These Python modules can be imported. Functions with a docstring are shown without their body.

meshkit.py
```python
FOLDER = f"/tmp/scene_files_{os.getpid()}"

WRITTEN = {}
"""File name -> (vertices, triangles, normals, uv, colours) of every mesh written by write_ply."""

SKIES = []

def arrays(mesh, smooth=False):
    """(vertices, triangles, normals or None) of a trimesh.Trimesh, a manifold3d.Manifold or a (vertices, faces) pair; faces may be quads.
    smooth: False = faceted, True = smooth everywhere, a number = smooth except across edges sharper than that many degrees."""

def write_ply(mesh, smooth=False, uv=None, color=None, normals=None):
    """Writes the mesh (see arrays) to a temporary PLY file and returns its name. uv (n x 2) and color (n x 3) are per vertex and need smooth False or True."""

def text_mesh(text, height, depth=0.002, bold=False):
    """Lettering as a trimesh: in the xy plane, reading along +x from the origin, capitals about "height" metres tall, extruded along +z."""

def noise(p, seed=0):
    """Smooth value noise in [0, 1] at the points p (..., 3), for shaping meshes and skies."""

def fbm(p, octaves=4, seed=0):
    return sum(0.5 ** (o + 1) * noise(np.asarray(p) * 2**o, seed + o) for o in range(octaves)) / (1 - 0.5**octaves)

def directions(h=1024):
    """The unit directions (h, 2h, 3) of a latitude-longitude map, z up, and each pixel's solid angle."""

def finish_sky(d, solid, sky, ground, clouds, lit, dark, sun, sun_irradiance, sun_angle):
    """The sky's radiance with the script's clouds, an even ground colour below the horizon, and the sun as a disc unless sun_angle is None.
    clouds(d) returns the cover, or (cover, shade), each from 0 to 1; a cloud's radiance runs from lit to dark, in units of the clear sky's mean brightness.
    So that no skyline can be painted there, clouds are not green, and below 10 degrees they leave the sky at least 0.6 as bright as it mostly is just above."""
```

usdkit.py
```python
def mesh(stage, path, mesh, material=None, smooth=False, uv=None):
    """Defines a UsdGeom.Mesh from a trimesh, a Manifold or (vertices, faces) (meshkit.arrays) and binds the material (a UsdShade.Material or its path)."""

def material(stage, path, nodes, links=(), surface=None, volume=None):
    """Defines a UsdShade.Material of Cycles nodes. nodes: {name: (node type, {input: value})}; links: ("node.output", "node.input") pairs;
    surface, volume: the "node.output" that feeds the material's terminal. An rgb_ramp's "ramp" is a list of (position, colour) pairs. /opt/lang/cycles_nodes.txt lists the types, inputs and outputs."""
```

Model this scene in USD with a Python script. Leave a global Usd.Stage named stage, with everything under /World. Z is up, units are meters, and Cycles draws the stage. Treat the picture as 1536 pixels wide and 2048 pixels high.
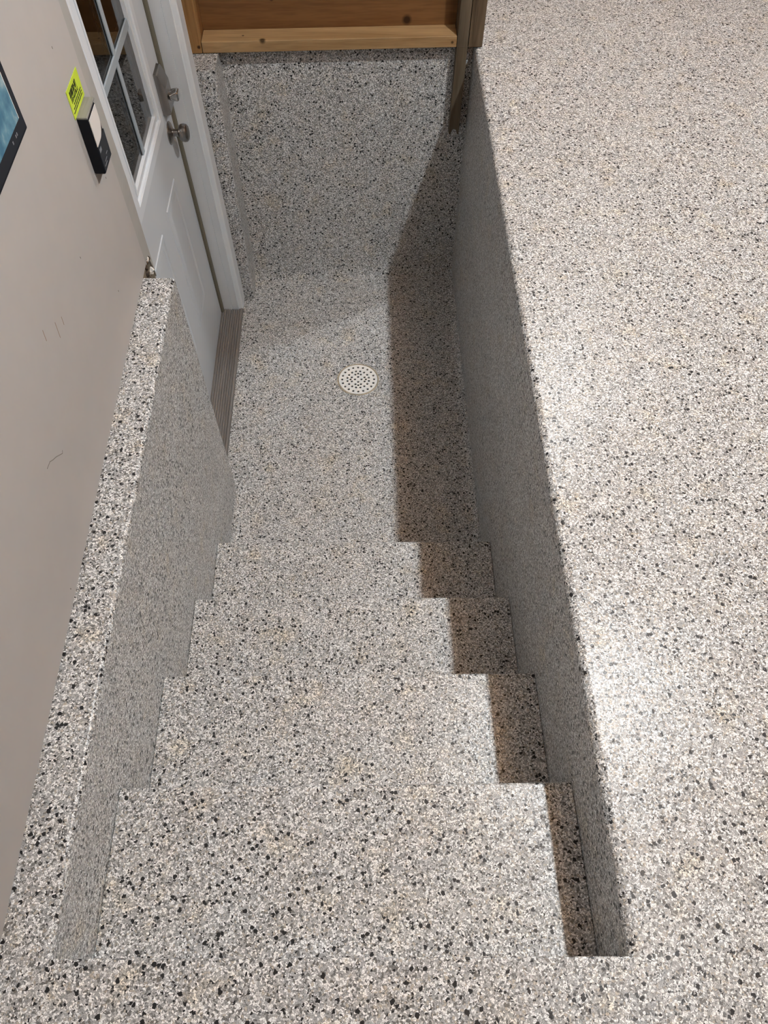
import math
import numpy as np
import trimesh
import manifold3d as m3
import meshkit
import usdkit
from shapely.geometry import Polygon, Point, box as sbox
from shapely.ops import unary_union
from pxr import Usd, UsdGeom, UsdShade, Sdf, Gf

stage = Usd.Stage.CreateInMemory()
UsdGeom.SetStageUpAxis(stage, UsdGeom.Tokens.z)
UsdGeom.SetStageMetersPerUnit(stage, 1.0)
world = UsdGeom.Xform.Define(stage, '/World')
stage.SetDefaultPrim(world.GetPrim())

# ------------------------------------------------------------------ camera
CAM = np.array([0.46908, -0.02349, 1.28997])
FWD = np.array([0.02611561, 0.5276711, -0.84904722])
UP = np.array([0.01236134, 0.84910151, 0.52808505])
RIGHT = np.array([0.9995825, -0.02428663, 0.01565208])
FPX = 1487.9
cam = UsdGeom.Camera.Define(stage, '/World/camera')
M = Gf.Matrix4d(*RIGHT, 0, *UP, 0, *(-FWD), 0, *CAM, 1)
cam.AddTransformOp().Set(M)
cam.CreateHorizontalApertureAttr(24.0)
cam.CreateVerticalApertureAttr(32.0)
cam.CreateFocalLengthAttr(24.0 * FPX / 1536)
cam.CreateClippingRangeAttr(Gf.Vec2f(0.05, 60))
cam.CreateExposureAttr(1.76)

# ------------------------------------------------------------------ the light: three LED bulbs under the ceiling (built below as ceiling_lamp)
LAMPS = [(1.575, 1.10, 2.40), (1.590, 3.00, 2.40), (1.575, 0.04, 2.40)]
LAMP_COLOR, LAMP_STRENGTH = (0.86, 0.945, 1.0), (610.0, 370.0, 130.0)

# ------------------------------------------------------------------ main measures
W = 0.858            # stairwell width
H = 0.19             # riser
D = 0.2855           # tread
LZ = -0.95           # landing
ROOM_X, ROOM_Y0, ROOM_Y1, CEIL = 5.2, -3.4, 5.6, 2.52


def back_y(x):       # the back wall stands slightly askew
    return 2.597 + 0.054 * x


def door_x(z):       # face of the door leaf (it leans a little)
    return -0.119 - 0.0218 * (z + 0.92)


# ------------------------------------------------------------------ materials
L = '/World/Looks/'


def mat(name, nodes, links, surface='p.BSDF'):
    return usdkit.material(stage, L + name, nodes, links, surface=surface)


def plain(name, color, rough=0.5, metal=0.0, spec=0.5, bump=0.0, bscale=60.0, coat=0.0, mottle=0.0):
    nodes = {'g': ('geometry', {}), 'p': ('principled_bsdf', {'base_color': color, 'roughness': rough, 'metallic': metal, 'specular_ior_level': spec, 'coat_weight': coat})}
    links = []
    if bump or mottle:
        nodes['n'] = ('noise_texture', {'scale': bscale, 'detail': 4.0})
        links.append(('g.position', 'n.vector'))
    if bump:
        nodes['b'] = ('bump', {'strength': bump, 'distance': 0.002})
        links += [('n.fac', 'b.height'), ('b.normal', 'p.normal')]
    if mottle:
        a = tuple(c * (1 - mottle) for c in color)
        b = tuple(min(1, c * (1 + mottle)) for c in color)
        nodes['n2'] = ('noise_texture', {'scale': bscale * 0.12, 'detail': 5.0, 'roughness': 0.6})
        nodes['r'] = ('rgb_ramp', {'ramp': [(0.3, a), (0.7, b)]})
        links += [('g.position', 'n2.vector'), ('n2.fac', 'r.fac'), ('r.color', 'p.base_color')]
    return mat(name, nodes, links)


def flake(name):
    """Vinyl chip broadcast under a clear coat: irregular chips of greys, white, tan and black."""
    nodes = {
        'g': ('geometry', {}),
        'dn': ('noise_texture', {'scale': 210.0, 'detail': 1.0}),
        'dc': ('vector_math', {'math_type': 'subtract', 'vector2': (0.5, 0.5, 0.5)}),
        'ds': ('vector_math', {'math_type': 'scale', 'scale': 0.0062}),
        'da': ('vector_math', {'math_type': 'add'}),
        'v1': ('voronoi_texture', {'scale': 335.0, 'randomness': 1.0}),
        's1': ('separate_color', {}),
        'r1': ('rgb_ramp', {'interpolate': False, 'ramp': [
            (0.0, (0.365, 0.365, 0.362)), (0.20, (0.455, 0.453, 0.448)), (0.38, (0.165, 0.16, 0.155)), (0.50, (0.585, 0.582, 0.575)),
            (0.61, (0.90, 0.895, 0.88)), (0.88, (0.50, 0.455, 0.39)), (0.94, (0.17, 0.155, 0.14)), (0.972, (0.010, 0.010, 0.011))]}),
        'v2': ('voronoi_texture', {'scale': 140.0, 'randomness': 1.0}),
        's2': ('separate_color', {}),
        'c2': ('math', {'math_type': 'less_than', 'value2': 0.080}),
        'c2b': ('math', {'math_type': 'less_than', 'value2': 0.52}),
        'c2c': ('math', {'math_type': 'multiply'}),
        'm2': ('mix', {'color2': (0.009, 0.009, 0.010)}),
        'v3': ('voronoi_texture', {'scale': 200.0, 'randomness': 1.0}),
        's3': ('separate_color', {}),
        'c3': ('math', {'math_type': 'less_than', 'value2': 0.20}),
        'c3b': ('math', {'math_type': 'less_than', 'value2': 0.55}),
        'c3c': ('math', {'math_type': 'multiply'}),
        'r3': ('rgb_ramp', {'interpolate': False, 'ramp': [(0.0, (0.88, 0.875, 0.86)), (0.5, (0.50, 0.495, 0.485)), (0.88, (0.52, 0.47, 0.40))]}),
        'm3': ('mix', {}),
        'n4': ('noise_texture', {'scale': 13.0, 'detail': 3.0, 'roughness': 0.6}),
        'r4': ('rgb_ramp', {'ramp': [(0.36, (0.98, 1.0, 1.02)), (0.58, (1.0, 1.0, 1.0)), (0.76, (1.03, 0.965, 0.84))]}),
        'm4': ('mix', {'mix_type': 'multiply', 'fac': 1.0}),
        'v5': ('voronoi_texture', {'scale': 200.0, 'feature': 'distance_to_edge'}),
        'r5': ('map_range', {'from_min': 0.02, 'from_max': 0.10, 'to_min': 0.30, 'to_max': 1.0, 'clamp': True}),
        'v6': ('voronoi_texture', {'scale': 335.0, 'feature': 'distance_to_edge'}),
        'r6': ('map_range', {'from_min': 0.02, 'from_max': 0.12, 'to_min': 0.48, 'to_max': 1.04, 'clamp': True}),
        'g5': ('mix_float', {'a': 1.0}),
        'g6': ('math', {'math_type': 'multiply'}),
        'gc': ('combine_color', {}),
        'm6': ('mix', {'mix_type': 'multiply', 'fac': 1.0}),
        'b': ('bump', {'strength': 0.4, 'distance': 0.0012}),
        'nb': ('noise_texture', {'scale': 120.0, 'detail': 2.0}),
        'bc': ('bump', {'strength': 0.38, 'distance': 0.002}),
        'p': ('principled_bsdf', {'roughness': 0.45, 'specular_ior_level': 0.15, 'coat_weight': 0.65, 'coat_roughness': 0.30}),
    }
    links = [('g.position', 'dn.vector'), ('dn.color', 'dc.vector1'), ('dc.vector', 'ds.vector1'), ('ds.vector', 'da.vector1'), ('g.position', 'da.vector2'),
             ('da.vector', 'v1.vector'), ('v1.color', 's1.color'), ('s1.r', 'r1.fac'),
             ('da.vector', 'v3.vector'), ('v3.color', 's3.color'), ('s3.r', 'c3.value1'), ('v3.distance', 'c3b.value1'), ('c3.value', 'c3c.value1'), ('c3b.value', 'c3c.value2'),
             ('s3.g', 'r3.fac'), ('r1.color', 'm3.color1'), ('r3.color', 'm3.color2'), ('c3c.value', 'm3.fac'),
             ('g.position', 'n4.vector'), ('n4.fac', 'r4.fac'), ('m3.color', 'm4.color1'), ('r4.color', 'm4.color2'),
             ('da.vector', 'v2.vector'), ('v2.color', 's2.color'), ('s2.r', 'c2.value1'), ('v2.distance', 'c2b.value1'), ('c2.value', 'c2c.value1'), ('c2b.value', 'c2c.value2'),
             ('m4.color', 'm6.color1'), ('gc.color', 'm6.color2'),
             ('da.vector', 'v5.vector'), ('v5.distance', 'r5.value'), ('da.vector', 'v6.vector'), ('v6.distance', 'r6.value'),
             ('c3c.value', 'g5.fac'), ('r5.result', 'g5.b'), ('g5.result', 'g6.value1'), ('r6.result', 'g6.value2'), ('g6.value', 'gc.r'), ('g6.value', 'gc.g'), ('g6.value', 'gc.b'),
             ('m6.color', 'm2.color1'), ('c2c.value', 'm2.fac'), ('m2.color', 'p.base_color'),
             ('s1.g', 'b.height'), ('b.normal', 'p.normal'), ('g.position', 'nb.vector'), ('nb.fac', 'bc.height'), ('b.normal', 'bc.normal'), ('bc.normal', 'p.coat_normal')]
    return mat(name, nodes, links)


def wood(name, base, dark, axis='x', knots=(), rough=0.5, ringscale=1.0, seed=0.0):
    """Sawn timber: grain along axis, fine fibres, and knots at world positions (x, y, z, radius)."""
    st = {'x': (0.06, 1, 1), 'y': (1, 0.06, 1), 'z': (1, 1, 0.06)}[axis]
    nodes = {
        'g': ('geometry', {}),
        'mp': ('mapping', {'scale': st, 'location': (seed, seed * 1.7, seed * 0.6)}),
        'n': ('noise_texture', {'scale': 22.0 * ringscale, 'detail': 5.0, 'roughness': 0.55, 'distortion': 0.8}),
        'r': ('rgb_ramp', {'ramp': [(0.30, dark), (0.52, base), (0.75, tuple(min(1, c * 1.15) for c in base))]}),
        'nf': ('noise_texture', {'scale': 160.0, 'detail': 3.0}),
        'rf': ('rgb_ramp', {'ramp': [(0.3, (0.80, 0.78, 0.76)), (0.6, (1, 1, 1))]}),
        'mf': ('mix', {'mix_type': 'multiply', 'fac': 1.0}),
        'b': ('bump', {'strength': 0.2, 'distance': 0.001}),
        'p': ('principled_bsdf', {'roughness': rough, 'specular_ior_level': 0.3}),
    }
    links = [('g.position', 'mp.vector'), ('mp.vector', 'n.vector'), ('n.fac', 'r.fac'), ('mp.vector', 'nf.vector'), ('nf.fac', 'rf.fac'),
             ('r.color', 'mf.color1'), ('rf.color', 'mf.color2'), ('nf.fac', 'b.height'), ('b.normal', 'p.normal')]
    last = 'mf.color'
    for i, (x, y, z, rad) in enumerate(knots):
        nodes[f'kd{i}'] = ('vector_math', {'math_type': 'distance', 'vector2': (x, y, z)})
        nodes[f'kr{i}'] = ('map_range', {'from_min': rad * 0.55, 'from_max': rad * 1.2, 'to_min': 1.0, 'to_max': 0.0, 'clamp': True})
        nodes[f'km{i}'] = ('mix', {'color2': tuple(c * 0.22 for c in dark)})
        links += [('g.position', f'kd{i}.vector1'), (f'kd{i}.value', f'kr{i}.value'), (last, f'km{i}.color1'), (f'kr{i}.result', f'km{i}.fac')]
        last = f'km{i}.color'
    links.append((last, 'p.base_color'))
    return mat(name, nodes, links)


FLAKE = flake('flake_coating')
WALL = plain('wall_paint', (0.44, 0.42, 0.402), 0.55, bump=0.06, bscale=140, mottle=0.02)
DOORW = plain('door_white_paint', (0.57, 0.605, 0.64), 0.35)
LITEW = plain('lite_frame_white', (0.68, 0.71, 0.745), 0.4)
JAMBW = plain('jamb_white_paint', (0.68, 0.71, 0.74), 0.4, bump=0.05, bscale=90, mottle=0.03)
MUNTIN = plain('muntin_grey', (0.33, 0.37, 0.40), 0.35)
SEAL = plain('weatherstrip_olive', (0.15, 0.135, 0.095), 0.7)
CREAM = plain('casing_cream', (0.37, 0.362, 0.34), 0.55, mottle=0.06, bscale=120)
MORTAR = plain('casing_dirt', (0.20, 0.16, 0.11), 0.9, bump=0.5, bscale=200, mottle=0.4)
GOLD = plain('debris_yellow', (0.55, 0.42, 0.14), 0.8)
DEBRIS = plain('debris_brown', (0.07, 0.05, 0.035), 0.9)
DEBRISW = plain('debris_white', (0.7, 0.68, 0.64), 0.8)
NICKEL = plain('satin_nickel', (0.36, 0.335, 0.31), 0.28, metal=1.0)
NICKELB = plain('bright_nickel', (0.62, 0.60, 0.58), 0.16, metal=1.0)
THRESH = wood('threshold_brown', (0.235, 0.212, 0.195), (0.18, 0.16, 0.145), 'y', rough=0.5)
DRAINW = plain('drain_white', (0.84, 0.82, 0.78), 0.45, mottle=0.03)
DRAINR = plain('drain_rim_dirty', (0.42, 0.36, 0.27), 0.7, mottle=0.3, bscale=200)
BLACK = plain('black_plastic', (0.006, 0.007, 0.011), 0.5, spec=0.2)
BLACKG = plain('black_gloss', (0.012, 0.015, 0.022), 0.3, spec=0.3)
GREYM = wood('brushed_grey', (0.27, 0.26, 0.235), (0.17, 0.165, 0.15), 'y', rough=0.4)
WHITEP = plain('white_card', (0.72, 0.68, 0.65), 0.5)
YELLOW = plain('sticker_yellow', (0.56, 0.70, 0.045), 0.5)
INK = plain('ink_black', (0.02, 0.028, 0.008), 0.6)
INKW = plain('print_grey', (0.20, 0.21, 0.23), 0.5)
SCUFF = plain('pencil_mark', (0.24, 0.215, 0.19), 0.8)
SCUFFB = plain('brown_scuff', (0.34, 0.25, 0.19), 0.8)
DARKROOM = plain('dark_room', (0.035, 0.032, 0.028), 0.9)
LAMPW = plain('lamp_housing_white', (0.8, 0.8, 0.8), 0.4)
DARKHOLE = plain('drain_dark', (0.006, 0.006, 0.006), 0.8)
CEILM = plain('ceiling_board', (0.35, 0.165, 0.05), 0.8)
FARWALL = wood('far_wall_board', (0.36, 0.18, 0.065), (0.27, 0.125, 0.04), 'z', rough=0.7)
PINE = wood('pine_plate', (0.42, 0.275, 0.135), (0.31, 0.18, 0.075), 'x', [(0.155, 2.573, 0.037, 0.011), (0.090, 2.60, 0.037, 0.004), (0.78, 2.602, 0.018, 0.005)], 0.5)
STUDP = wood('pine_stud', (0.37, 0.205, 0.08), (0.21, 0.09, 0.03), 'z', [(-0.052, 2.556, 0.022, 0.006)], 0.5, seed=2.3)
PLY = wood('ply_panel', (0.20, 0.098, 0.036), (0.13, 0.056, 0.019), 'x', [(0.63, 2.668, 0.055, 0.016), (0.22, 2.645, 0.175, 0.02), (0.19, 2.643, 0.125, 0.007)], 0.45, 0.6, seed=5.1)
OLDW = wood('weathered_post', (0.125, 0.088, 0.052), (0.055, 0.034, 0.018), 'z', [(0.81, 2.60, -0.125, 0.012)], 0.55, 1.6, seed=7.7)
OLDG = wood('weathered_post_grey', (0.135, 0.105, 0.070), (0.075, 0.054, 0.034), 'z', [], 0.55, 0.7, seed=9.4)

usdkit.material(stage, L + 'screen_picture', {
    'g': ('geometry', {}), 'n': ('noise_texture', {'scale': 38.0, 'detail': 3.0}),
    'r': ('rgb_ramp', {'ramp': [(0.35, (0.055, 0.16, 0.25)), (0.55, (0.12, 0.27, 0.36)), (0.7, (0.33, 0.44, 0.48))]}),
    'p': ('principled_bsdf', {'roughness': 0.25})}, [('g.position', 'n.vector'), ('n.fac', 'r.fac'), ('r.color', 'p.base_color')], surface='p.BSDF')
PICT = UsdShade.Material.Get(stage, L + 'screen_picture')
usdkit.material(stage, L + 'pane_glass', {
    't': ('transparent_bsdf', {'color': (0.80, 0.84, 0.83)}), 'gl': ('glossy_bsdf', {'roughness': 0.03, 'color': (1, 1, 1)}),
    'f': ('fresnel', {'IOR': 1.5}), 'm': ('mix_closure', {})},
    [('f.fac', 'm.fac'), ('t.BSDF', 'm.closure1'), ('gl.BSDF', 'm.closure2')], surface='m.closure')
PANE = UsdShade.Material.Get(stage, L + 'pane_glass')
LAMPE = [usdkit.material(stage, L + f'lamp_light_{i}', {'e': ('emission', {'color': LAMP_COLOR, 'strength': w})}, [], surface='e.emission') for i, w in enumerate(LAMP_STRENGTH)]

# ------------------------------------------------------------------ helpers
used = {}


def numbered(path):
    n = used.get(path, -1) + 1
    used[path] = n
    return path if n == 0 else f'{path}_{n:03d}'


def tag(prim, label=None, cat=None, group=None, kind=None):
    p = prim.GetPrim()
    for k, v in (('label', label), ('category', cat), ('group', group), ('kind', kind)):
        if v:
            p.SetCustomDataByKey(k, v)
    return prim


def thing(name, label=None, cat=None, group=None, kind=None, loc=None):
    x = UsdGeom.Xform.Define(stage, numbered('/World/' + name))
    if loc is not None:
        x.AddTranslateOp().Set(Gf.Vec3d(*loc))
    return tag(x, label, cat, group, kind)


def obj(name, mesh, material, parent=None, label=None, cat=None, group=None, kind=None, smooth=30):
    if isinstance(mesh, (list, tuple)) and not isinstance(mesh[0], np.ndarray):
        mesh = trimesh.util.concatenate(mesh)
    base = parent.GetPath().pathString if parent else '/World'
    return tag(usdkit.mesh(stage, numbered(base + '/' + name), mesh, material, smooth=smooth), label, cat, group, kind)


def extr(poly, axis, a, b):
    """Extrude a polygon: axis 'y': polygon in (x, z); 'x': in (y, z); 'z': in (x, y); from a to b."""
    m = trimesh.util.concatenate([trimesh.creation.extrude_polygon(g, b - a, engine='earcut') for g in getattr(poly, 'geoms', [poly])])
    v = m.vertices.copy()
    v[:, 2] += a
    if axis == 'y':
        m.vertices = v[:, [0, 2, 1]]
        m.invert()
    elif axis == 'x':
        m.vertices = v[:, [2, 0, 1]]
    else:
        m.vertices = v
    return m


def rpoly(pts, corners, seg=6):
    """Polygon with chosen corners rounded: corners = {index: radius}."""
    out = []
    n = len(pts)
    P = [np.array(p, float) for p in pts]
    for i in range(n):
        r = corners.get(i, 0)
        if not r:
            out.append(tuple(P[i]))
            continue
        a = (P[i - 1] - P[i]) / np.linalg.norm(P[i - 1] - P[i])
        b = (P[(i + 1) % n] - P[i]) / np.linalg.norm(P[(i + 1) % n] - P[i])
        half = math.acos(np.clip(a @ b, -1, 1)) / 2
        t = r / math.tan(half)
        c = P[i] + (a + b) / np.linalg.norm(a + b) * r / math.sin(half)
        s, e = P[i] + a * t - c, P[i] + b * t - c
        a0 = math.atan2(s[1], s[0])
        da = (math.atan2(e[1], e[0]) - a0 + math.pi) % (2 * math.pi) - math.pi
        for k in range(seg + 1):
            q = a0 + da * k / seg
            out.append((c[0] + r * math.cos(q), c[1] + r * math.sin(q)))
    return Polygon(out)


def bx(x0, x1, y0, y1, z0, z1, r=0.0):
    """Box, edges rounded with radius r."""
    if r <= 0:
        return trimesh.creation.box(bounds=[(x0, y0, z0), (x1, y1, z1)])
    s = m3.Manifold.sphere(r, 8)
    pts = [s.translate((x, y, z)) for x in (x0 + r, x1 - r) for y in (y0 + r, y1 - r) for z in (z0 + r, z1 - r)]
    h = m3.Manifold.batch_hull(pts).to_mesh()
    return trimesh.Trimesh(h.vert_properties[:, :3], h.tri_verts)


def lathe(profile, n=40):
    return trimesh.creation.revolve(np.array(profile, float), sections=n)


def leaned(mesh):
    """Door space (out of the face, y, z) to the world: the leaf leans."""
    v = mesh.vertices.copy()
    v[:, 0] += door_x(v[:, 2])
    mesh.vertices = v
    return mesh


def to_mesh(man):
    h = man.to_mesh()
    return trimesh.Trimesh(h.vert_properties[:, :3], h.tri_verts)


# ================================================================== the setting
RF = 0.015
# garage slab: strip in front of the stairs and everything to the right of them
front = rpoly([(ROOM_Y0, 0), (0, 0), (0, -H - 0.02), (-0.12, -H - 0.02), (-0.12, -0.12), (ROOM_Y0, -0.12)], {1: 0.003})
fm = extr(front, 'x', -0.08, W + 0.05)
v = fm.vertices.copy()
sel = v[:, 1] > -0.1
v[sel, 1] += (0.008 - 0.020 * v[:, 0])[sel]
fm.vertices = v
right_slab = bx(W + 0.05, ROOM_X, ROOM_Y0, ROOM_Y1, -0.12, 0.0)
back_slab = bx(-1.6, W + 0.05, 2.76, ROOM_Y1, -0.12, 0.0)
obj('floor', [fm, right_slab, back_slab], FLAKE, label='speckled flake-coated garage floor around the stairwell', cat='floor', kind='structure')

# right stairwell wall with its rounded top edge, flaring a little towards the base
rw = rpoly([(W, 0), (W + 0.05, 0), (W + 0.05, -1.1), (W + 0.010, -1.1), (W + 0.010, LZ)], {0: RF})
wr = extr(rw, 'y', 0.0, 2.80)
v = wr.vertices.copy(); sel = (v[:, 1] < 0.01) & (v[:, 2] > -0.13); v[sel, 1] -= 0.012; wr.vertices = v
obj('wall_stairwell_right', wr, FLAKE, label='shaded flake-coated right wall of the stairwell', cat='wall', kind='structure')

# left stairwell wall: knee wall with ledge under the painted wall
lw = rpoly([(-0.15, 0.0004), (-0.003, 0.0004), (0.008, LZ), (0.008, -1.1), (-0.15, -1.1)], {1: 0.010})
lwm = extr(lw, 'y', -0.03, 1.480)
obj('wall_stairwell_left', lwm, FLAKE, label='flake-coated knee wall with a ledge along the left of the steps', cat='wall', kind='structure')

# pier between the door and the back wall
pr = rpoly([(-0.16, 2.455), (0.006, 2.455), (0.006, 2.70), (-0.16, 2.70)], {1: 0.012})
pier = extr(pr, 'z', -1.1, 0.0)
obj('wall_pier', pier, FLAKE, label='narrow flake-coated pier between the white door and the back wall', cat='wall', kind='structure')

# back wall, askew; coved foot and the faint joint line above it
bp = Polygon([(0, 0), (0.20, 0), (0.20, -1.1), (-0.01, -1.1), (-0.03, LZ), (-0.022, LZ + 0.012), (-0.014, LZ + 0.035), (-0.010, LZ + 0.075), (-0.006, LZ + 0.15), (-0.004, -0.776), (-0.003, -0.7755), (0, -0.70)])
bw = extr(bp, 'x', -0.02, W + 0.03)
v = bw.vertices.copy(); v[:, 1] += back_y(v[:, 0]); bw.vertices = v
obj('wall_stairwell_back', bw, FLAKE, label='flake-coated back wall of the stairwell below the timber frame', cat='wall', kind='structure')

# landing with coved edges and a hole for the drain
DC, DR = (0.450, 1.992), 0.083
lp = Polygon([(-0.165, 1.12), (W + 0.02, 1.12), (W + 0.02, 2.75), (-0.165, 2.75)]).difference(Point(*DC).buffer(DR, 24))
land = extr(lp, 'z', LZ - 0.12, LZ)
obj('landing_floor', land, FLAKE, label='flake-coated sunken landing in front of the door', cat='floor', kind='structure')
# fillets where the landing meets the side walls
for x0, s, y0, y1 in ((0.0075, 1, 1.142, 1.478), (W + 0.0105, -1, 1.142, 2.62)):
    r = 0.028
    arc = [(x0 + s * (r - r * math.cos(t)), LZ + r - r * math.sin(t)) for t in np.linspace(0, math.pi / 2, 7)]
    cv = extr(Polygon(arc + [(x0, LZ - 0.002)]).buffer(0), 'y', y0, y1)
    obj('trim_cove', cv, FLAKE, label='flake-coated cove at the foot of the ' + ('left knee wall' if s > 0 else 'right stairwell wall'), cat='cove', kind='structure')

# steps
stairs = thing('staircase', 'four speckled flake-coated concrete steps going down to the landing', 'stairs')
for k in range(1, 5):
    y0, y1, z1 = (k - 1) * D, k * D, -k * H
    sp = rpoly([(y0 - 0.03, LZ - 0.15), (y0 - 0.03, z1), (y1, z1), (y1, LZ - 0.15)], {2: 0.006})
    sm = extr(sp, 'x', 0, W)
    v = sm.vertices.copy(); v[:, 0] += np.where(v[:, 0] < 0.1, -0.0018 - 0.0113 * np.maximum(v[:, 2], LZ), -0.001 - 0.0100 * np.maximum(v[:, 2], LZ)); sel = (v[:, 1] > y1 - 0.01); v[sel, 1] += (0.004 - 0.009 * v[:, 0])[sel]; sm.vertices = v
    obj('step', sm, FLAKE, stairs)

# painted wall on the left, standing on the ledge
WX = -0.080
wall = thing('wall_left', 'beige painted wall standing on the flake-coated ledge', 'wall', kind='structure')
wp = rpoly([(ROOM_Y0, 0.004), (1.528, 0.004), (1.506, 0.60), (1.506, CEIL), (ROOM_Y0, CEIL)], {1: 0.004})
obj('wall_panel', extr(wp, 'x', WX - 0.05, WX), WALL, wall)
obj('wall_panel', bx(WX - 0.05, WX, 1.506, 2.46, 1.13, CEIL), WALL, wall)
obj('wall_core', bx(-0.32, WX - 0.051, ROOM_Y0, 1.47, 0.0, CEIL), WALL, wall)


def ribbon(pts, w, x):
    """Thin flat mark on the wall along (y, z) points."""
    from shapely.geometry import LineString
    return extr(LineString(pts).buffer(w, cap_style=1), 'x', x - 0.0005, x + 0.0003)


obj('pencil_mark', ribbon([(0.735, 0.2255), (0.752, 0.2225), (0.762, 0.214), (0.776, 0.2045), (0.786, 0.1955), (0.797, 0.186), (0.801, 0.189)], 0.0008, WX), SCUFF, wall)
for yy, zz, l in ((0.98, 0.33, 0.03), (0.93, 0.36, 0.02), (1.01, 0.315, 0.015)):
    obj('scuff_mark', ribbon([(yy, zz), (yy - 0.2 * l, zz - l)], 0.0009, WX), SCUFFB, wall)
for yy, zz in ((1.18, 0.31), (1.40, 0.59), (1.30, 0.12), (1.45, 0.30), (0.60, 0.03)):
    obj('paint_speck', ribbon([(yy, zz), (yy + 0.001, zz - 0.003)], 0.0012, WX), SCUFF, wall)

# casing strip on the wall end beside the door, its foot broken away
trim = thing('trim_1', 'cream casing strip with a crumbled foot at the end of the beige wall', 'trim', kind='structure')
obj('casing', extr(Polygon([(1.5325, 0.015), (1.540, -0.012), (1.551, 0.004), (1.560, -0.018), (1.572, -0.014), (1.583, -0.050), (1.5885, -0.085), (1.590, -0.085), (1.588, 0.20), (1.552, 0.60), (1.552, CEIL), (1.5105, CEIL), (1.5105, 0.60)]), 'x', WX - 0.04, WX - 0.003), CREAM, trim)
obj('exposed_backing', extr(Polygon([(1.50, -0.16), (1.590, -0.16), (1.589, 0.06), (1.575, 0.12), (1.50, 0.12)]), 'x', WX - 0.05, WX - 0.007), MORTAR, trim, label='dirty brown backing laid bare below the casing')
rng = np.random.default_rng(4)
for i in range(18):
    yy, zz = rng.uniform(1.530, 1.570), rng.uniform(-0.092, -0.006)
    s = rng.uniform(0.004, 0.008)
    g = trimesh.creation.icosphere(subdivisions=1, radius=s)
    g.vertices *= 1 + 0.5 * (rng.random((len(g.vertices), 1)) - 0.5)
    g.apply_translation((WX - 0.006, yy, zz))
    obj('crumb', g, GOLD if zz < -0.055 and i % 3 else (DEBRISW if i % 5 == 0 else DEBRIS), trim, smooth=False)

# room shell beyond the picture
obj('ceiling', bx(-0.35, ROOM_X + 0.1, ROOM_Y0 - 0.1, ROOM_Y1 + 0.1, CEIL, CEIL + 0.08), CEILM, kind='structure', label='tan board ceiling over the garage', cat='ceiling')
obj('wall_right', bx(ROOM_X, ROOM_X + 0.1, ROOM_Y0, ROOM_Y1, -0.1, CEIL), FARWALL, kind='structure', label='timber-boarded far right garage wall', cat='wall')
obj('wall_front', bx(-0.13, ROOM_X, ROOM_Y0 - 0.1, ROOM_Y0, -0.1, CEIL), FARWALL, kind='structure', label='timber-boarded wall behind the viewer', cat='wall')
obj('wall_back', bx(-0.35, ROOM_X, ROOM_Y1, ROOM_Y1 + 0.1, -0.1, CEIL), FARWALL, kind='structure', label='timber-boarded far back garage wall', cat='wall')

# ================================================================== the door
DY0, DY1 = 1.550, 2.342
door = thing('door_1', 'white half-glazed panel door sunk below the garage floor on the left', 'door', kind='structure')
GY0, GY1, GZ0, GZ1 = 1.800, 2.142, 0.018, 0.86
leaf = sbox(DY0, -0.925, DY1, 1.10).difference(sbox(GY0 - 0.02, GZ0 - 0.02, GY1 + 0.02, GZ1 + 0.02))
obj('door_leaf', leaned(extr(leaf, 'x', -0.044, 0.0)), DOORW, door)


def ring(o, i):
    return sbox(*o).difference(sbox(*i))


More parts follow.
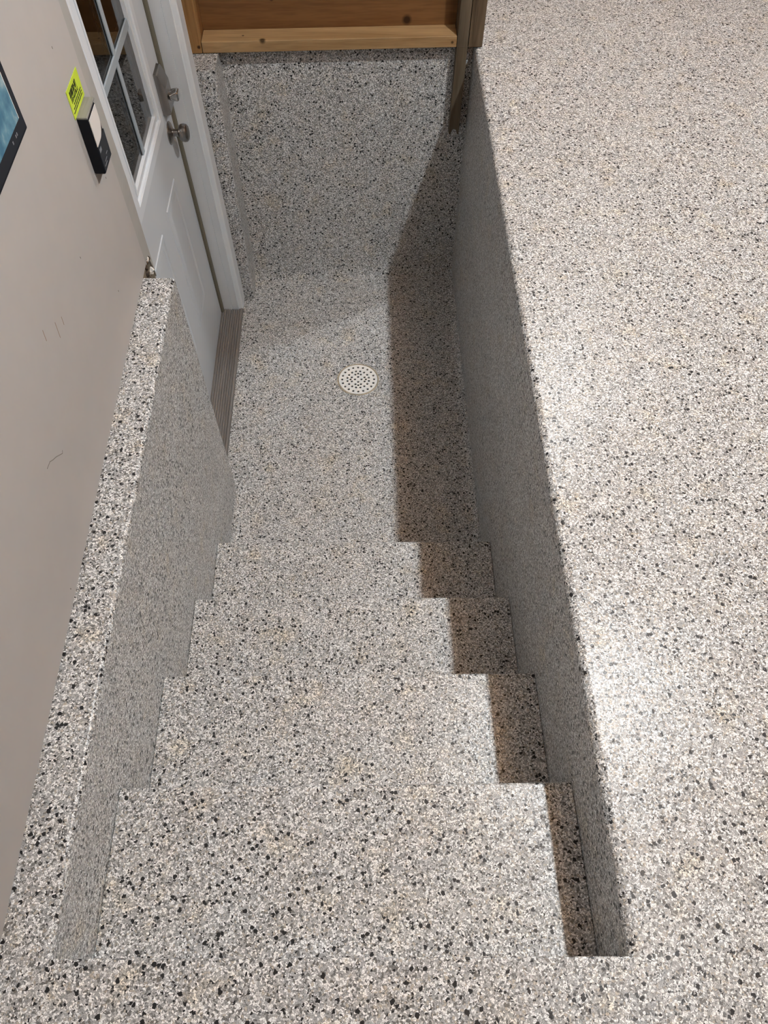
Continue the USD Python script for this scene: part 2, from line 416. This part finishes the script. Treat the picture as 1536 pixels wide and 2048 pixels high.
def frame_ring(y0, y1, z0, z1, prof):
    """A moulded rectangular frame: prof = (inset from outer edge, height) points, mitred."""
    verts, faces = [], []
    for d, h in prof:
        verts += [(h, y0 + d, z0 + d), (h, y1 - d, z0 + d), (h, y1 - d, z1 - d), (h, y0 + d, z1 - d)]
    n = len(prof)
    for a in range(n):
        b = (a + 1) % n
        for c in range(4):
            e = (c + 1) % 4
            faces += [(a * 4 + c, a * 4 + e, b * 4 + e), (a * 4 + c, b * 4 + e, b * 4 + c)]
    m = trimesh.Trimesh(verts, faces, process=False)
    m.fix_normals()
    return m


lf = frame_ring(GY0 - 0.072, GY1 + 0.072, GZ0 - 0.056, GZ1 + 0.056, [(0, -0.004), (0, 0.004), (0.006, 0.008), (0.036, 0.0085), (0.040, 0.005), (0.041, -0.001), (0.054, -0.001), (0.055, 0.004), (0.066, 0.004), (0.067, -0.012), (0.0, -0.012)])
lite = obj('lite_frame', leaned(lf), LITEW, door, label='bright white raised frame round the door glass')
obj('glass_pane', leaned(bx(-0.010, -0.006, GY0 - 0.010, GY1 + 0.010, GZ0 - 0.010, GZ1 + 0.010)), PANE, door, label='dark reflecting window glass')
MY, MZ = 1.966, 0.284
obj('muntin', leaned(bx(-0.006, -0.001, MY - 0.011, MY + 0.011, GZ0 - 0.01, GZ1 + 0.01, 0.002)), MUNTIN, door, label='grey upright glazing bar')
obj('muntin', leaned(bx(-0.006, -0.0004, GY0 - 0.01, GY1 + 0.01, MZ - 0.012, MZ + 0.012, 0.002)), MUNTIN, door, label='grey cross glazing bar')
for y0, y1 in ((1.742, 1.882), (2.020, 2.160)):
    pm = frame_ring(y0 - 0.018, y1 + 0.018, -0.675, -0.19, [(0, -0.002), (0.004, 0.003), (0.012, 0.0045), (0.018, 0.001), (0.026, -0.0005), (0.034, 0.003), (0.040, 0.0032), (0.040, -0.002)])
    obj('door_panel', leaned(pm), DOORW, door)
    obj('panel_field', leaned(bx(-0.002, 0.0031, y0 + 0.021, y1 - 0.021, -0.636, -0.229)), DOORW, door)
# weatherstrip and jamb on the latch side
obj('weatherstrip', leaned(bx(-0.035, 0.010, DY1 + 0.003, DY1 + 0.023, -0.925, 1.10, 0.004)), SEAL, door, label='olive brown weatherstrip along the latch edge')
JY = 2.366
obj('jamb', leaned(bx(-0.18, 0.044, JY, JY + 0.06, -0.93, 1.14)), JAMBW, door)
obj('jamb_casing', leaned(extr(rpoly([(0.0445, JY + 0.003), (0.070, JY + 0.001), (0.072, JY + 0.006), (0.083, JY + 0.009), (0.088, JY + 0.014), (0.088, JY + 0.075), (0.0445, JY + 0.075)], {4: 0.004}), 'z', -0.93, 1.14)), JAMBW, door)
obj('jamb', bx(-0.30, -0.150, 1.500, DY0 - 0.004, -0.93, 1.14), JAMBW, door)
obj('head_jamb', bx(-0.30, WX - 0.001, 1.50, JY + 0.06, 1.115, 1.16), JAMBW, door)
# threshold with grooves
tz = -0.925
pts = [(-0.20, tz - 0.03), (-0.20, tz + 0.004)]
xs = np.linspace(-0.116, -0.044, 9)
for i, x in enumerate(xs):
    zt = tz + 0.004 - 0.006 * (x + 0.12) / 0.085
    pts += [(x - 0.0026, zt), (x - 0.0014, zt - 0.005), (x + 0.0014, zt - 0.005), (x + 0.0026, zt)]
pts += [(-0.036, tz - 0.003), (-0.034, tz - 0.007), (-0.034, LZ + 0.002), (-0.20, LZ + 0.002)]
obj('threshold', extr(Polygon(pts), 'y', 1.482, JY + 0.02), THRESH, door, label='brown grooved threshold below the white door')
# knob
kx = lambda m, y, z: m.apply_transform(trimesh.transformations.rotation_matrix(math.pi / 2, (0, 1, 0))).apply_translation((0, y, z))
KY, KZ = 2.268, -0.094
knob_rose = leaned(kx(lathe([(0, 0), (0.033, 0), (0.0335, 0.003), (0.030, 0.006), (0.018, 0.011), (0.014, 0.013), (0, 0.013)]), KY, KZ))
kr = obj('knob_rose', knob_rose, NICKEL, door, label='round satin nickel rose of the door knob')
obj('door_knob', leaned(kx(lathe([(0, 0.010), (0.0115, 0.010), (0.0105, 0.022), (0.011, 0.028), (0.020, 0.032), (0.0255, 0.039), (0.0270, 0.047), (0.0255, 0.055), (0.020, 0.060), (0.010, 0.0625), (0, 0.063)]), KY, KZ)), NICKEL, kr, label='round satin nickel door knob')
# deadbolt housing and thumb turn
LY0, LY1, LZ0, LZ1 = 2.250, 2.318, -0.030, 0.094
lk = rpoly([(0, LZ0), (0.024, LZ0 + 0.004), (0.027, LZ0 + 0.010), (0.026, LZ1 - 0.044), (0.012, LZ1 - 0.003), (0, LZ1)], {3: 0.010, 4: 0.008, 1: 0.003})
lkm = extr(lk, 'y', LY0, LY1)
deadbolt = obj('deadbolt', leaned(lkm), NICKEL, door, label='tall satin nickel deadbolt housing above the knob')
tt = m3.Manifold.batch_hull([m3.Manifold.sphere(0.005, 12).translate(p) for p in [(0.032, -0.016, -0.004), (0.032, -0.016, 0.004), (0.032, 0.016, -0.004), (0.032, 0.016, 0.004), (0.050, -0.013, -0.008), (0.050, 0.013, -0.008), (0.050, -0.011, 0.010), (0.050, 0.011, 0.010)]])
tt = tt + m3.Manifold.cylinder(0.012, 0.011, 0.010, 20).rotate((0, 90, 0)).translate((0.022, 0, 0))
ttm = to_mesh(tt); ttm.apply_translation((0, 2.284, 0.018))
obj('thumb_turn', leaned(ttm), NICKELB, deadbolt, label='bright nickel thumb turn of the deadbolt')

# dark space behind the glass
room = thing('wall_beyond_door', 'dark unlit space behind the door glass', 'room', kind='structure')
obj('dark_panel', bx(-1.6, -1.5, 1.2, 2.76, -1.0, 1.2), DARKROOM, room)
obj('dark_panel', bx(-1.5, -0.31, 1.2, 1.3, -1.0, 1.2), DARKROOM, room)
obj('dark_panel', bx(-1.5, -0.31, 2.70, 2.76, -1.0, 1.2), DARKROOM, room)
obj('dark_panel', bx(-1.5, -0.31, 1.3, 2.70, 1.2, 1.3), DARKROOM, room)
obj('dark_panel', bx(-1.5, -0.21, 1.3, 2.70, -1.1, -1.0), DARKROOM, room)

# ================================================================== timber frame wall on the back wall
frame = thing('stud_wall', 'unfinished pine stud wall with a wood panel back standing on the back stairwell wall', 'stud wall')


def skew(m):
    v = m.vertices.copy(); v[:, 1] += 0.054 * v[:, 0]; m.vertices = v
    return m


FY = 2.560
obj('bottom_plate', skew(bx(-0.043, 0.795, FY, FY + 0.089, 0.0015, 0.037, 0.0025)), PINE, frame, label='pale pine bottom plate with small knots')
obj('stud', skew(bx(-0.084, -0.0445, FY - 0.001, FY + 0.088, 0.0015, CEIL, 0.003)), STUDP, frame, label='orange pine stud beside the door casing')
obj('wood_panel', skew(bx(-0.0435, 0.7955, FY + 0.076, FY + 0.0875, 0.0375, CEIL)), PLY, frame, label='reddish brown wood panel behind the frame')
# the old post at the right end runs down into the stairwell corner
up = sbox(0.795, 0.0, 0.834, CEIL)
PY = 2.559
post_up = skew(bx(0.7955, 0.833, PY - 0.002, PY + 0.087, 0.0, CEIL, 0.003))
low = Polygon([(0.7965, 0.002), (0.8325, 0.002), (0.8325, -0.300), (0.826, -0.300)] + [(0.8145 + 0.0115 * math.cos(t), -0.300 + 0.020 * math.sin(t)) for t in np.linspace(0.1, math.pi - 0.1, 9)] + [(0.803, -0.300), (0.7965, -0.300)])
post_low = skew(extr(low.buffer(0), 'y', PY - 0.0015, PY + 0.038))
obj('post', [post_up, post_low], OLDG, frame, label='grey brown weathered post running down into the stairwell corner', smooth=20)
obj('post', skew(bx(0.8345, 0.882, PY - 0.002, PY + 0.087, 0.0015, CEIL, 0.003)), OLDW, frame, label='dark grained post standing on the floor edge')

# ================================================================== drain
drain = thing('floor_drain', 'round white perforated drain cover set in the landing', 'drain')
cxy = np.array(DC)
obj('drain_rim', lathe([(0.0775, -0.012), (0.083, -0.012), (0.0832, 0.0012), (0.0815, 0.0022), (0.0785, 0.0020), (0.0775, 0.0004), (0.0775, -0.012)], 64).apply_translation((*DC, LZ)), DRAINR, drain, label='thin dirty brown rim')
R = 0.0765
disc = Point(0, 0).buffer(R, 32)
holes = []
for n, rr, off in ((20, 0.83, 0), (16, 0.565, 0.196), (4, 0.40, 0), (8, 0.36, 0), (4, 0.17, 0)):
    for k in range(n):
        a = off + 2 * math.pi * k / n
        if n == 8:
            a = (math.pi / 2) * (k // 2) + (0.40 if k % 2 else -0.40)
        holes.append(Point(rr * R * math.cos(a), rr * R * math.sin(a)).buffer(0.0047, 4))
cover = extr(disc.difference(unary_union(holes)), 'z', -0.004, 0.0012)
obj('drain_cover', cover.apply_translation((*DC, LZ)), DRAINW, drain)
obj('drain_pot', lathe([(0, -0.06), (0.080, -0.06), (0.080, -0.0125), (0.076, -0.0125), (0.076, -0.055), (0, -0.055)], 40).apply_translation((*DC, LZ)), DARKHOLE, drain, label='dark pot below the holes')

# ================================================================== things on the painted wall
# yellow sticker
SY0, SY1, SZ0, SZ1 = 1.390, 1.481, 0.461, 0.514
st = thing('yellow_sticker', 'fluorescent yellow printed sticker on the beige wall above the black box', 'sticker')
obj('sticker_sheet', extr(sbox(SY0, SZ0, SY1, SZ1), 'x', WX + 0.0002, WX + 0.0012), YELLOW, st)
rng = np.random.default_rng(11)
marks = []
for row, (za, zb, t) in enumerate(((0.5065, 0.4945, 1.0), (0.4925, 0.4855, 0.7))):
    y = SY0 + 0.012 + (0.001 if row else 0)
    while y < SY0 + 0.062:
        w = rng.uniform(0.0035, 0.006)
        st_ = 0.0013 * t
        hgt = za - zb
        kind = rng.integers(0, 4)
        marks.append(sbox(y, zb, y + st_ * 1.3, za))
        if kind != 1:
            marks.append(sbox(y + w - st_, zb, y + w, za))
        if kind != 2:
            zm = zb + hgt * rng.choice([0.0, 0.45, 0.85])
            marks.append(sbox(y, zm, y + w, zm + hgt * 0.18))
        y += w + 0.0012
obj('heading_print', extr(unary_union(marks), 'x', WX + 0.0010, WX + 0.0016), INK, st, label='bold black heading', smooth=False)
for i, (ya, yb) in enumerate(((0.020, 0.081), (0.012, 0.081), (0.006, 0.081))):
    z = 0.4795 - 0.0052 * i
    segs, y = [], SY0 + ya
    while y < SY0 + yb:
        w = rng.uniform(0.006, 0.015)
        segs.append(sbox(y, z, min(y + w, SY0 + yb), z + 0.0021))
        y += w + 0.0016
    obj('small_print', extr(unary_union(segs), 'x', WX + 0.0010, WX + 0.0016), INK, st)

# black wall box with grey top and white face card
bxx = thing('wall_box', 'black wall-mounted box with grey metal top and white front card beside the door', 'wall box')
X0, X1 = WX + 0.0002, WX + 0.0225
BY0, BY1, BZ0, BZ1 = 1.397, 1.462, 0.342, 0.4575
obj('box_body', bx(X0, X1, BY0, BY1, BZ0, BZ1, 0.0025), BLACK, bxx)
obj('top_plate', bx(X0, X1 - 0.001, BY0 + 0.0005, BY1 + 0.010, BZ1 - 0.0006, BZ1 + 0.004, 0.0015), GREYM, bxx, label='brushed grey metal top plate')
card = rpoly([(BY0 + 0.002, 0.400), (BY1 - 0.004, 0.400), (BY1 - 0.004, BZ1 - 0.003), (BY0 + 0.002, BZ1 - 0.003)], {1: 0.030}, 10)
obj('face_card', extr(card, 'x', X1 - 0.001, X1 + 0.0012), WHITEP, bxx, label='white card with one rounded corner')
obj('lower_cover', bx(X1 - 0.002, X1 + 0.0008, BY0 + 0.002, BY1 + 0.003, BZ0 + 0.002, 0.4008, 0.001), BLACKG, bxx, label='glossy black lower cover')
for a, b, c_, d_ in ((0.006, 0.3845, 0.020, 0.392), (0.018, 0.3585, 0.036, 0.360), (0.010, 0.3525, 0.030, 0.3545), (0.036, 0.364, 0.048, 0.3655)):
    obj('cover_print', extr(sbox(BY0 + a, b, BY0 + c_, d_), 'x', X1 + 0.0006, X1 + 0.0012), INKW, bxx, label='faint grey print')

# framed blue screen at the left edge
PYR, PZB = 1.146, 0.592
sc = thing('wall_screen', 'black-framed blue screen hanging on the beige wall at the left edge', 'screen')
obj('screen_frame', bx(WX + 0.0005, WX + 0.016, PYR - 0.26, PYR, PZB, PZB + 0.20, 0.003), BLACK, sc)
obj('screen_bezel', bx(WX + 0.015, WX + 0.0168, PYR - 0.254, PYR - 0.006, PZB + 0.006, PZB + 0.194), BLACKG, sc)
obj('screen_picture', bx(WX + 0.0165, WX + 0.0175, PYR - 0.236, PYR - 0.022, PZB + 0.028, PZB + 0.178), PICT, sc, label='blue mottled picture')
obj('screen_border', bx(WX + 0.0165, WX + 0.0176, PYR - 0.0222, PYR - 0.0206, PZB + 0.028, PZB + 0.178), DEBRISW, sc, label='thin pale line on the right of the picture')
obj('bezel_print', extr(unary_union([sbox(PYR - 0.05 - 0.006 * k, PZB + 0.016, PYR - 0.0465 - 0.006 * k, PZB + 0.0205) for k in (0, 1, 4)]), 'x', WX + 0.0166, WX + 0.0172), INKW, sc, label='small grey marks on the bezel')

# ================================================================== the lamps under the ceiling
for at, glow, words in zip(LAMPS, LAMPE, ('above the lower steps', 'beyond the stud wall', 'above the top step')):
    lamp = thing('ceiling_lamp', 'bare white LED bulb in a white ceiling holder ' + words, 'lamp', 'bare bulbs on the garage ceiling', loc=at)
    obj('bulb', trimesh.creation.icosphere(subdivisions=3, radius=0.045), glow, lamp)
    obj('lamp_holder', lathe([(0, 0.044), (0.018, 0.044), (0.020, 0.075), (0.030, 0.080), (0.060, 0.108), (0.062, CEIL - at[2] - 0.0005), (0, CEIL - at[2] - 0.0005)], 32), LAMPW, lamp)
